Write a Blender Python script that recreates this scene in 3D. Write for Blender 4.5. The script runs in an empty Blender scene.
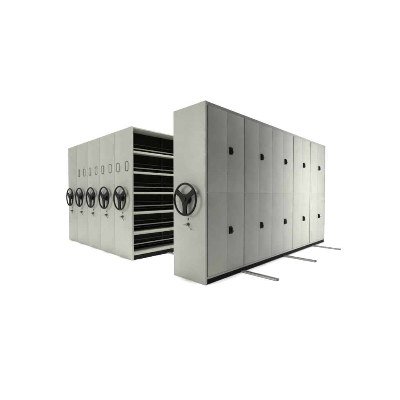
import bpy, bmesh, math
from mathutils import Vector, Matrix

scene = bpy.context.scene
COL = scene.collection
R = math.radians

# ------------------------------------------------------------------ dimensions (metres)
H = 2.3            # height of every unit
W = 0.617          # width of a unit
D = 4.177          # length of a unit
T = 0.032          # end panel thickness
X_ROW = -1.725     # right face of the closed row
WHEEL_Z = 1.075
BASE_H = 0.066

# ------------------------------------------------------------------ materials
def nodes(name):
    m = bpy.data.materials.new(name); m.use_nodes = True
    nt = m.node_tree
    return m, nt, nt.nodes['Principled BSDF']

def paint(name, col, rough=0.42, amount=0.05, bump=0.05, spec=0.5):
    """powder coated sheet metal: faint mottling and a fine orange-peel bump"""
    m, nt, b = nodes(name)
    N, L = nt.nodes, nt.links
    tc = N.new('ShaderNodeTexCoord')
    big = N.new('ShaderNodeTexNoise'); big.inputs['Scale'].default_value = 5.0
    big.inputs['Detail'].default_value = 6.0; big.inputs['Roughness'].default_value = 0.62
    fine = N.new('ShaderNodeTexNoise'); fine.inputs['Scale'].default_value = 95.0
    fine.inputs['Detail'].default_value = 3.0
    L.new(tc.outputs['Object'], big.inputs['Vector']); L.new(tc.outputs['Object'], fine.inputs['Vector'])
    mix = N.new('ShaderNodeMath'); mix.operation = 'ADD'
    h1 = N.new('ShaderNodeMath'); h1.operation = 'MULTIPLY'; h1.inputs[1].default_value = 0.5
    h2 = N.new('ShaderNodeMath'); h2.operation = 'MULTIPLY'; h2.inputs[1].default_value = 0.5
    L.new(big.outputs['Fac'], h1.inputs[0]); L.new(fine.outputs['Fac'], h2.inputs[0])
    L.new(h1.outputs[0], mix.inputs[0]); L.new(h2.outputs[0], mix.inputs[1])
    ramp = N.new('ShaderNodeValToRGB')
    ramp.color_ramp.elements[0].position = 0.36; ramp.color_ramp.elements[1].position = 0.64
    ramp.color_ramp.elements[0].color = [c * (1 - amount * 1.2) for c in col] + [1]
    ramp.color_ramp.elements[1].color = [min(1, c * (1 + amount)) for c in col] + [1]
    L.new(mix.outputs[0], ramp.inputs['Fac']); L.new(ramp.outputs['Color'], b.inputs['Base Color'])
    rr = N.new('ShaderNodeMapRange')
    rr.inputs['To Min'].default_value = rough - 0.06; rr.inputs['To Max'].default_value = rough + 0.06
    L.new(big.outputs['Fac'], rr.inputs['Value']); L.new(rr.outputs[0], b.inputs['Roughness'])
    b.inputs['Specular IOR Level'].default_value = spec
    if bump:
        bp = N.new('ShaderNodeBump'); bp.inputs['Strength'].default_value = bump
        bp.inputs['Distance'].default_value = 0.004
        L.new(fine.outputs['Fac'], bp.inputs['Height']); L.new(bp.outputs['Normal'], b.inputs['Normal'])
    return m

def metal(name, col, rough):
    m, nt, b = nodes(name)
    N, L = nt.nodes, nt.links
    b.inputs['Metallic'].default_value = 1.0
    tc = N.new('ShaderNodeTexCoord'); mp = N.new('ShaderNodeMapping')
    mp.inputs['Scale'].default_value = (3, 120, 60)
    n = N.new('ShaderNodeTexNoise'); n.inputs['Scale'].default_value = 6; n.inputs['Detail'].default_value = 4
    L.new(tc.outputs['Object'], mp.inputs['Vector']); L.new(mp.outputs['Vector'], n.inputs['Vector'])
    rp = N.new('ShaderNodeValToRGB')
    rp.color_ramp.elements[0].color = [c * .7 for c in col] + [1]
    rp.color_ramp.elements[1].color = [min(1, c * 1.25) for c in col] + [1]
    L.new(n.outputs['Fac'], rp.inputs['Fac']); L.new(rp.outputs['Color'], b.inputs['Base Color'])
    rr = N.new('ShaderNodeMapRange'); rr.inputs['To Min'].default_value = rough - .08; rr.inputs['To Max'].default_value = rough + .1
    L.new(n.outputs['Fac'], rr.inputs['Value']); L.new(rr.outputs[0], b.inputs['Roughness'])
    return m

PANEL = paint('powder_coat_grey', (0.298, 0.299, 0.264), 0.45, 0.085, 0.05)
SHELF = paint('shelf_grey', (0.30, 0.302, 0.262), 0.5, 0.04, 0.03)
INNER = paint('inner_shade_black', (0.009, 0.009, 0.007), 0.8, 0.25, 0.0, 0.1)  # near-black colour carries the shade inside the units
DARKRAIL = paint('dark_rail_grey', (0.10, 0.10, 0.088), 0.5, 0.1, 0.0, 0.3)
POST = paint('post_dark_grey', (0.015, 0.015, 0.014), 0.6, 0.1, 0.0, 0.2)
BLACK = paint('base_black', (0.0035, 0.0035, 0.003), 0.7, 0.25, 0.05, 0.1)
PLASTIC = paint('black_plastic', (0.004, 0.004, 0.0036), 0.5, 0.2, 0.03, 0.13)
ZINC = paint('pale_zinc', (0.62, 0.62, 0.57), 0.4, 0.05, 0.0)
RIMLINE = paint('holder_dark_grey', (0.055, 0.057, 0.05), 0.5, 0.1, 0.0)
CARD = paint('card_paper', (0.33, 0.333, 0.292), 0.8, 0.03, 0.0)
STEEL = metal('worn_steel', (0.16, 0.16, 0.15), 0.42)
RAILM = metal('rail_steel', (0.38, 0.375, 0.355), 0.45)
RAILD = paint('rail_groove_dark', (0.02, 0.02, 0.019), 0.6, 0.2, 0.0, 0.3)

# ------------------------------------------------------------------ mesh helpers
def box(bm, x0, x1, y0, y1, z0, z1, bev=0.0):
    v = [bm.verts.new((x, y, z)) for x in (x0, x1) for y in (y0, y1) for z in (z0, z1)]
    fs = [(0, 1, 3, 2), (4, 6, 7, 5), (0, 4, 5, 1), (2, 3, 7, 6), (0, 2, 6, 4), (1, 5, 7, 3)]
    faces = [bm.faces.new([v[i] for i in f]) for f in fs]
    if bev:
        es = list({e for f in faces for e in f.edges})
        bmesh.ops.bevel(bm, geom=es, offset=bev, segments=2, affect='EDGES', profile=0.6)

def cyl(bm, p0, p1, r0, r1=None, n=20):
    p0, p1 = Vector(p0), Vector(p1); r1 = r0 if r1 is None else r1
    d = p1 - p0
    res = bmesh.ops.create_cone(bm, cap_ends=True, segments=n, radius1=r0, radius2=r1, depth=d.length)
    M = Matrix.Translation((p0 + p1) / 2) @ d.to_track_quat('Z', 'Y').to_matrix().to_4x4()
    bmesh.ops.transform(bm, matrix=M, verts=res['verts'])

def torus(bm, c, Rm, r, nu=64, nv=12):
    """ring lying in the XZ plane"""
    g = []
    for i in range(nu):
        a = 2 * math.pi * i / nu; ring = []
        for j in range(nv):
            b = 2 * math.pi * j / nv
            q = Rm + r * math.cos(b)
            ring.append(bm.verts.new((c[0] + q * math.cos(a), c[1] + r * math.sin(b), c[2] + q * math.sin(a))))
        g.append(ring)
    for i in range(nu):
        for j in range(nv):
            bm.faces.new((g[i][j], g[i][(j + 1) % nv], g[(i + 1) % nu][(j + 1) % nv], g[(i + 1) % nu][j]))

def plate(bm, pts, y0, y1, bev=0.0):
    """a polygon in XZ given thickness along Y"""
    a = [bm.verts.new((p[0], y0, p[1])) for p in pts]
    b = [bm.verts.new((p[0], y1, p[1])) for p in pts]
    n = len(pts)
    f1 = bm.faces.new(a); f2 = bm.faces.new(b[::-1])
    for i in range(n):
        bm.faces.new((a[i], b[i], b[(i + 1) % n], a[(i + 1) % n]))
    if bev:
        es = list(set(f1.edges) | set(f2.edges))
        bmesh.ops.bevel(bm, geom=es, offset=bev, segments=2, affect='EDGES', profile=0.6)

def obj(name, bm, mat, parent=None, smooth=False, loc=None):
    bmesh.ops.recalc_face_normals(bm, faces=bm.faces)
    me = bpy.data.meshes.new(name); bm.to_mesh(me); bm.free()
    mats = mat if isinstance(mat, (list, tuple)) else [mat]
    for m in mats: me.materials.append(m)
    if smooth:
        for p in me.polygons: p.use_smooth = True
        me.set_sharp_from_angle(angle=R(35))
    o = bpy.data.objects.new(name, me); COL.objects.link(o)
    if parent: o.parent = parent
    if loc: o.location = loc
    return o

def thing(name, label, cat, loc=(0, 0, 0), group=None):
    o = bpy.data.objects.new(name, None); COL.objects.link(o)
    o.empty_display_size = 0.3
    o.location = loc; o['label'] = label; o['category'] = cat
    if group: o['group'] = group
    return o

# ------------------------------------------------------------------ fittings shared by all units
def hand_wheel(parent, x):
    """three spoked hand wheel standing off the end panel"""
    Rr = 0.206; yw = -0.066
    bm = bmesh.new(); torus(bm, (0, 0, 0), Rr, 0.0138, 72, 12)
    wheel = obj('hand_wheel', bm, PLASTIC, parent, True, (x, yw, WHEEL_Z))
    pts = []
    for i in range(13):                       # concave top edge of the spider
        t = -1 + 2 * i / 12
        pts.append((0.70 * t, 0.30 + 0.36 * abs(t) ** 1.9))
    right = [(0.80, 0.52), (0.88, 0.36), (0.70, 0.26), (0.52, 0.17), (0.38, 0.03), (0.27, -0.16), (0.19, -0.36),
             (0.145, -0.58), (0.15, -0.78), (0.21, -0.93)]
    pts += right
    pts += [(0, -0.965)]
    pts += [(-a, b) for a, b in right[::-1]]
    bm = bmesh.new(); plate(bm, [(a * Rr, b * Rr) for a, b in pts[::-1]], -0.009, 0.009, 0.0035)
    obj('spoke', bm, PLASTIC, wheel, True)
    bm = bmesh.new()
    cyl(bm, (0, -0.022, 0.002), (0, -0.006, 0.002), 0.030, 0.038, 28)
    cyl(bm, (0, 0.007, 0), (0, 0.040, 0), 0.030, 0.034, 28)
    cyl(bm, (0, 0.040, 0), (0, 0.0665, 0), 0.050, 0.060, 28)
    obj('hub', bm, PLASTIC, wheel, True)

def lock(parent, x):
    bm = bmesh.new()
    cyl(bm, (0, -0.0015, 0), (0, -0.008, 0), 0.012, 0.010, 18)
    box(bm, -0.0022, 0.0022, -0.012, -0.007, -0.019, 0.006, 0.0008)
    obj('key_lock', bm, STEEL, parent, True, (x - 0.004, 0, 0.812))
    bm = bmesh.new()
    cyl(bm, (0, -0.0015, 0), (0, -0.012, 0), 0.024, 0.021, 24)
    cyl(bm, (0, -0.012, 0), (0, -0.040, 0), 0.0165, 0.015, 24)
    h = obj('brake_knob', bm, STEEL, parent, True, (x - 0.002, 0, 0.742))
    bm = bmesh.new()
    cyl(bm, (-0.008, -0.034, 0.002), (-0.060, -0.040, -0.008), 0.0055, 0.0045, 12)
    cyl(bm, (0.006, -0.030, -0.003), (0.082, -0.034, -0.053), 0.0065, 0.0055, 12)
    bmesh.ops.create_icosphere(bm, subdivisions=2, radius=0.0095, matrix=Matrix.Translation((0.084, -0.034, -0.0545)))
    obj('lever', bm, STEEL, h, True)

def rounded(w, h, r, n=5):
    pts = []
    for cx, cz, a0 in ((w - r, h - r, 0), (-w + r, h - r, 90), (-w + r, -h + r, 180), (w - r, -h + r, 270)):
        for i in range(n + 1):
            a = R(a0 + 90 * i / n)
            pts.append((cx + r * math.cos(a), cz + r * math.sin(a)))
    return pts

def label_holder(parent, x):
    """upright card holder: a raised rounded frame with a pale card in it"""
    o_, i_ = rounded(0.049, 0.085, 0.024), rounded(0.037, 0.073, 0.013)
    bm = bmesh.new(); n = len(o_)
    rows = [[bm.verts.new((p[0], y, p[1])) for p in pl] for pl, y in ((o_, -0.0005), (o_, -0.007), (i_, -0.007), (i_, -0.0005))]
    for k in range(3):
        for i in range(n):
            bm.faces.new((rows[k][i], rows[k][(i + 1) % n], rows[k + 1][(i + 1) % n], rows[k + 1][i]))
    f = obj('label_holder', bm, RIMLINE, parent, False, (x, 0, 1.633))
    bm = bmesh.new(); plate(bm, rounded(0.0365, 0.0725, 0.0125), -0.0025, -0.0005)
    obj('card', bm, CARD, f)

def shell(parent, w, right_open=True):
    """end panels, top, base and middle divider; origin at the right front foot, width towards -X"""
    bm = bmesh.new(); box(bm, -w, 0, 0, T, 0.004, H, 0.003)
    obj('end_panel', bm, PANEL, parent, True)
    bm = bmesh.new(); box(bm, -w, 0, D - T, D, 0.004, H, 0.003)
    obj('end_panel', bm, PANEL, parent, True)
    bm = bmesh.new(); box(bm, -w + .003, -0.003, T + .001, D - T - .001, H - 0.024, H - 0.002, 0.002)
    obj('top_panel', bm, PANEL, parent, True)
    bm = bmesh.new(); box(bm, -w + .006, -0.006, T + .001, D - T - .001, 0.008, BASE_H + .02, 0.002)
    obj('base', bm, BLACK, parent, True)

# ------------------------------------------------------------------ shelving units of the closed row
SHELF_Z = [0.120, 0.474, 0.828, 1.182, 1.536, 1.890]
def open_unit(label, x_right, w, labels, with_shelves):
    u = thing('mobile_shelving_unit', label, 'shelving unit', (x_right, 0, 0), 'shelving units pushed together in the row')
    shell(u, w)
    hand_wheel(u, -w / 2)
    lock(u, -w / 2)
    if labels:
        for s in (1, -1): label_holder(u, -w / 2 + s * 0.156 - 0.012)
    # divider down the middle, its black standing in for shade in the bays
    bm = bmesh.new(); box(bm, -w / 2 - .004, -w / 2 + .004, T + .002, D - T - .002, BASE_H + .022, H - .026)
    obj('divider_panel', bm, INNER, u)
    if with_shelves:
        for z in SHELF_Z:
            bm = bmesh.new()
            ys = [T + .003 + i * (D - 2 * T - .006) / 5 for i in range(6)]
            for a, b in zip(ys[:-1], ys[1:]):
                box(bm, -w + .005, -w / 2 - .006, a + .001, b - .001, z - .03, z, 0.0015)   # far side
                # near side: a folded sheet with a rolled front lip
                box(bm, -w / 2 + .006, -0.028, a + .001, b - .001, z - .012, z, 0.001)
                box(bm, -0.027, -0.004, a + .001, b - .001, z - .036, z + .002, 0.004)
            s = obj('shelf', bm, SHELF, u, True)
            bm = bmesh.new()
            box(bm, -w / 2 + .024, -w / 2 + .030, T + .003, D - T - .003, z + .086, z + .106, 0.002)
            obj('stop_bar', bm, ZINC, s, True)
            bm = bmesh.new()
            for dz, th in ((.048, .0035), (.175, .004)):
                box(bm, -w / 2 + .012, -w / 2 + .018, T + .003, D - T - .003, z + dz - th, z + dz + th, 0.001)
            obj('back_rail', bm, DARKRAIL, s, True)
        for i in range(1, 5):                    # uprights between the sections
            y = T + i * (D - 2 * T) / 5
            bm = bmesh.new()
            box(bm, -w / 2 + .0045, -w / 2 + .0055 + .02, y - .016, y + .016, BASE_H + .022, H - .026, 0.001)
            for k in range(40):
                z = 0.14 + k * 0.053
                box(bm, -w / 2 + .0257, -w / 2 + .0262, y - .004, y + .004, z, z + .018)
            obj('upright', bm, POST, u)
    return u

x = X_ROW
row = [('open grey shelving unit at the right end of the row, its black shelf bays showing', W, True, True),
       ('grey shelving unit with label holders, second from the open shelf bays', W, True, False),
       ('middle grey shelving unit of the closed row of five, two label holders above its wheel', W, True, False),
       ('grey shelving unit with label holders beside the narrow leftmost unit without any', W, True, False),
       ('narrow leftmost grey shelving unit of the row, no label holders above its wheel', 0.56, False, False)]
for lab, w, has, sh in row:
    open_unit(lab, x, w - 0.006, has, sh)
    x -= w

# ------------------------------------------------------------------ the separate unit with doors
m = thing('mobile_cabinet_unit', 'large grey cabinet unit with black handled doors, standing apart from the row', 'shelving unit', (0, 0, 0))
shell(m, W)
hand_wheel(m, -W / 2)
lock(m, -W / 2)
bm = bmesh.new(); box(bm, -W + .004, -W + .012, T + .002, D - T - .002, BASE_H + .022, H - .026)
obj('back_panel', bm, PANEL, m)
bm = bmesh.new()
Y0, Y1 = T + .002, D - T - .002
MID = 1.163
seams = [0.041, 0.832, 1.650, 2.459, 3.272, D - 0.034]
# frame behind the doors: top, bottom and middle rails
box(bm, -0.030, -0.002, Y0, Y1, H - .042, H - .026, 0.001)
box(bm, -0.030, -0.002, Y0, Y1, BASE_H + .002, BASE_H + .028, 0.001)
box(bm, -0.030, -0.0016, Y0, Y1, MID - .0034, MID + .0034)
obj('door_frame', bm, PANEL, m, True)
bm = bmesh.new(); box(bm, -0.040, -0.032, Y0, Y1, BASE_H + .024, H - .028)
obj('inner_panel', bm, INNER, m)

def door(ya, yb, za, zb, handle):
    bm = bmesh.new()
    box(bm, -0.024, 0.000, ya, yb, za, zb, 0.0016)
    d = obj('door', bm, PANEL, m, True)
    if handle:
        yc, zc = ya + 0.066, zb - 0.52 if za > 1 else zb - 0.513
        bm = bmesh.new()
        box(bm, 0.0005, 0.012, yc - .033, yc + .031, zc - .050, zc + .050, 0.004)
        box(bm, 0.0125, 0.021, yc - .028, yc - .004, zc - .044, zc + .044, 0.004)
        h = obj('handle', bm, PLASTIC, d, True)
        bm = bmesh.new()
        box(bm, 0.0125, 0.026, yc + .001, yc + .026, zc - .046, zc + .036, 0.005)
        cyl(bm, (0.018, yc + .024, zc - .012), (0.026, yc + .034, zc - .014), 0.012, 0.010, 14)
        obj('latch', bm, PLASTIC, d, True)
for i in range(5):
    a, b = seams[i], seams[i + 1]
    ga = 0.0095 if i != 2 else 0.002
    gb = 0.0095 if i != 1 else 0.002
    mid = (a + b) / 2
    for za, zb in ((BASE_H + .031, MID - .0035), (MID + .0035, H - .0445)):
        door(a + ga, mid - .0015, za, zb, False)
        door(mid + .0015, b - gb, za, zb, True)

# ------------------------------------------------------------------ floor rails
labels = ['steel floor rail nearest the wheel end, running out from under the cabinet unit',
          'middle steel floor rail running out from under the long cabinet unit',
          'farthest steel floor rail, coming out by the back end of the cabinet unit']
rail0 = None
for k, y in enumerate((0.80, 2.125, 3.45)):
    if rail0 is None:
        bm = bmesh.new()
        box(bm, -4.85, 0.555, -0.036, -0.010, 0.0045, 0.024, 0.002)
        box(bm, -4.85, 0.555, 0.012, 0.036, 0.0045, 0.024, 0.002)
        rail = obj('floor_rail', bm, RAILM, None, True)
        bm = bmesh.new(); box(bm, -4.848, 0.553, -0.0095, 0.0115, 0.0045, 0.010)
        gr = obj('groove', bm, RAILD, rail)
        bm = bmesh.new(); box(bm, 0.5555, 0.564, -0.034, 0.034, 0.005, 0.023, 0.002)
        cap = obj('end_stop', bm, STEEL, rail, True)
        rail0 = rail
    else:
        rail = rail0.copy(); COL.objects.link(rail)
        for ch in (gr, cap):
            c = ch.copy(); COL.objects.link(c); c.parent = rail
    rail.location = (0, y, 0)
    rail['label'] = labels[k]; rail['category'] = 'rail'; rail['group'] = 'steel floor rails under the units'

# ------------------------------------------------------------------ floor: a plain white studio surface
bm = bmesh.new()
ring = [bm.verts.new((-1 + 6.5 * math.cos(2 * math.pi * i / 96), 1.5 + 6.5 * math.sin(2 * math.pi * i / 96), 0)) for i in range(96)]
bm.faces.new(ring)
FLOOR = paint('white_studio_floor', (0.94, 0.94, 0.935), 0.9, 0.004, 0.0, 0.1)
f = obj('floor', bm, FLOOR); f['kind'] = 'structure'

# ------------------------------------------------------------------ light
world = bpy.data.worlds.new('World'); scene.world = world; world.use_nodes = True
nt = world.node_tree; N, L = nt.nodes, nt.links
bg = N['Background']
tc = N.new('ShaderNodeTexCoord')
dot = N.new('ShaderNodeVectorMath'); dot.operation = 'DOT_PRODUCT'
dot.inputs[1].default_value = Vector((-0.70, 0.714, 0.0)).normalized()
L.new(tc.outputs['Generated'], dot.inputs[0])
mr = N.new('ShaderNodeMapRange'); mr.interpolation_type = 'SMOOTHSTEP'
mr.inputs['From Min'].default_value = 0.0; mr.inputs['From Max'].default_value = 0.6
mr.inputs['To Min'].default_value = 0.08; mr.inputs['To Max'].default_value = 1.06
L.new(dot.outputs['Value'], mr.inputs['Value'])
bg.inputs['Color'].default_value = (1, 1, 1, 1)
L.new(mr.outputs[0], bg.inputs['Strength'])

def area(name, loc, target, sx, sy, energy, col=(1, 1, 1), spread=180):
    l = bpy.data.lights.new(name, 'AREA'); l.shape = 'RECTANGLE'; l.size = sx; l.size_y = sy
    l.energy = energy; l.color = col; l.spread = R(spread)
    o = bpy.data.objects.new(name, l); COL.objects.link(o); o.location = loc
    d = Vector(target) - Vector(loc)
    o.rotation_euler = d.to_track_quat('-Z', 'Y').to_euler()
    return o
area('overhead_floor_fill', (-1, 2, 6.5), (-1, 2, 0), 20, 20, 1210, (1, 1, 1), 12)  # added lamp, out of view, that keeps the floor white up to the bases
area('gap_shelf_fill', (-0.25, 0.75, 4.35), (-1.75, 0.75, 0.9), 0.9, 0.9, 32, (1, 1, 0.97), 60)  # added lamp, out of view, to brighten shelf lips facing the gap
area('left_softbox', (-3.1, -5.4, 3.2), (-1.4, 0, 1.2), 3.6, 3.6, 335, (1.0, 0.995, 0.96))
area('right_softbox', (3.1, 3.4, 1.35), (0, 3.3, 1.25), 2.3, 2.9, 49, (0.95, 0.965, 1.0), 56)

# ------------------------------------------------------------------ camera
cam = bpy.data.cameras.new('camera'); co = bpy.data.objects.new('camera', cam); COL.objects.link(co)
co.location = (2.1963, -2.3372, 1.1388)
co.rotation_euler = (R(90 - 1.218), 0, R(44.435))
cam.sensor_width = 36; cam.lens = 258.27 / 400 * 36
cam.clip_start = 0.05; cam.clip_end = 500
scene.camera = co

vs = scene.view_settings
scene.display_settings.display_device = 'sRGB'
vs.view_transform = 'Standard'; vs.look = 'None'; vs.exposure = 0; vs.gamma = 1
scene.render.resolution_x = 1024; scene.render.resolution_y = 1024
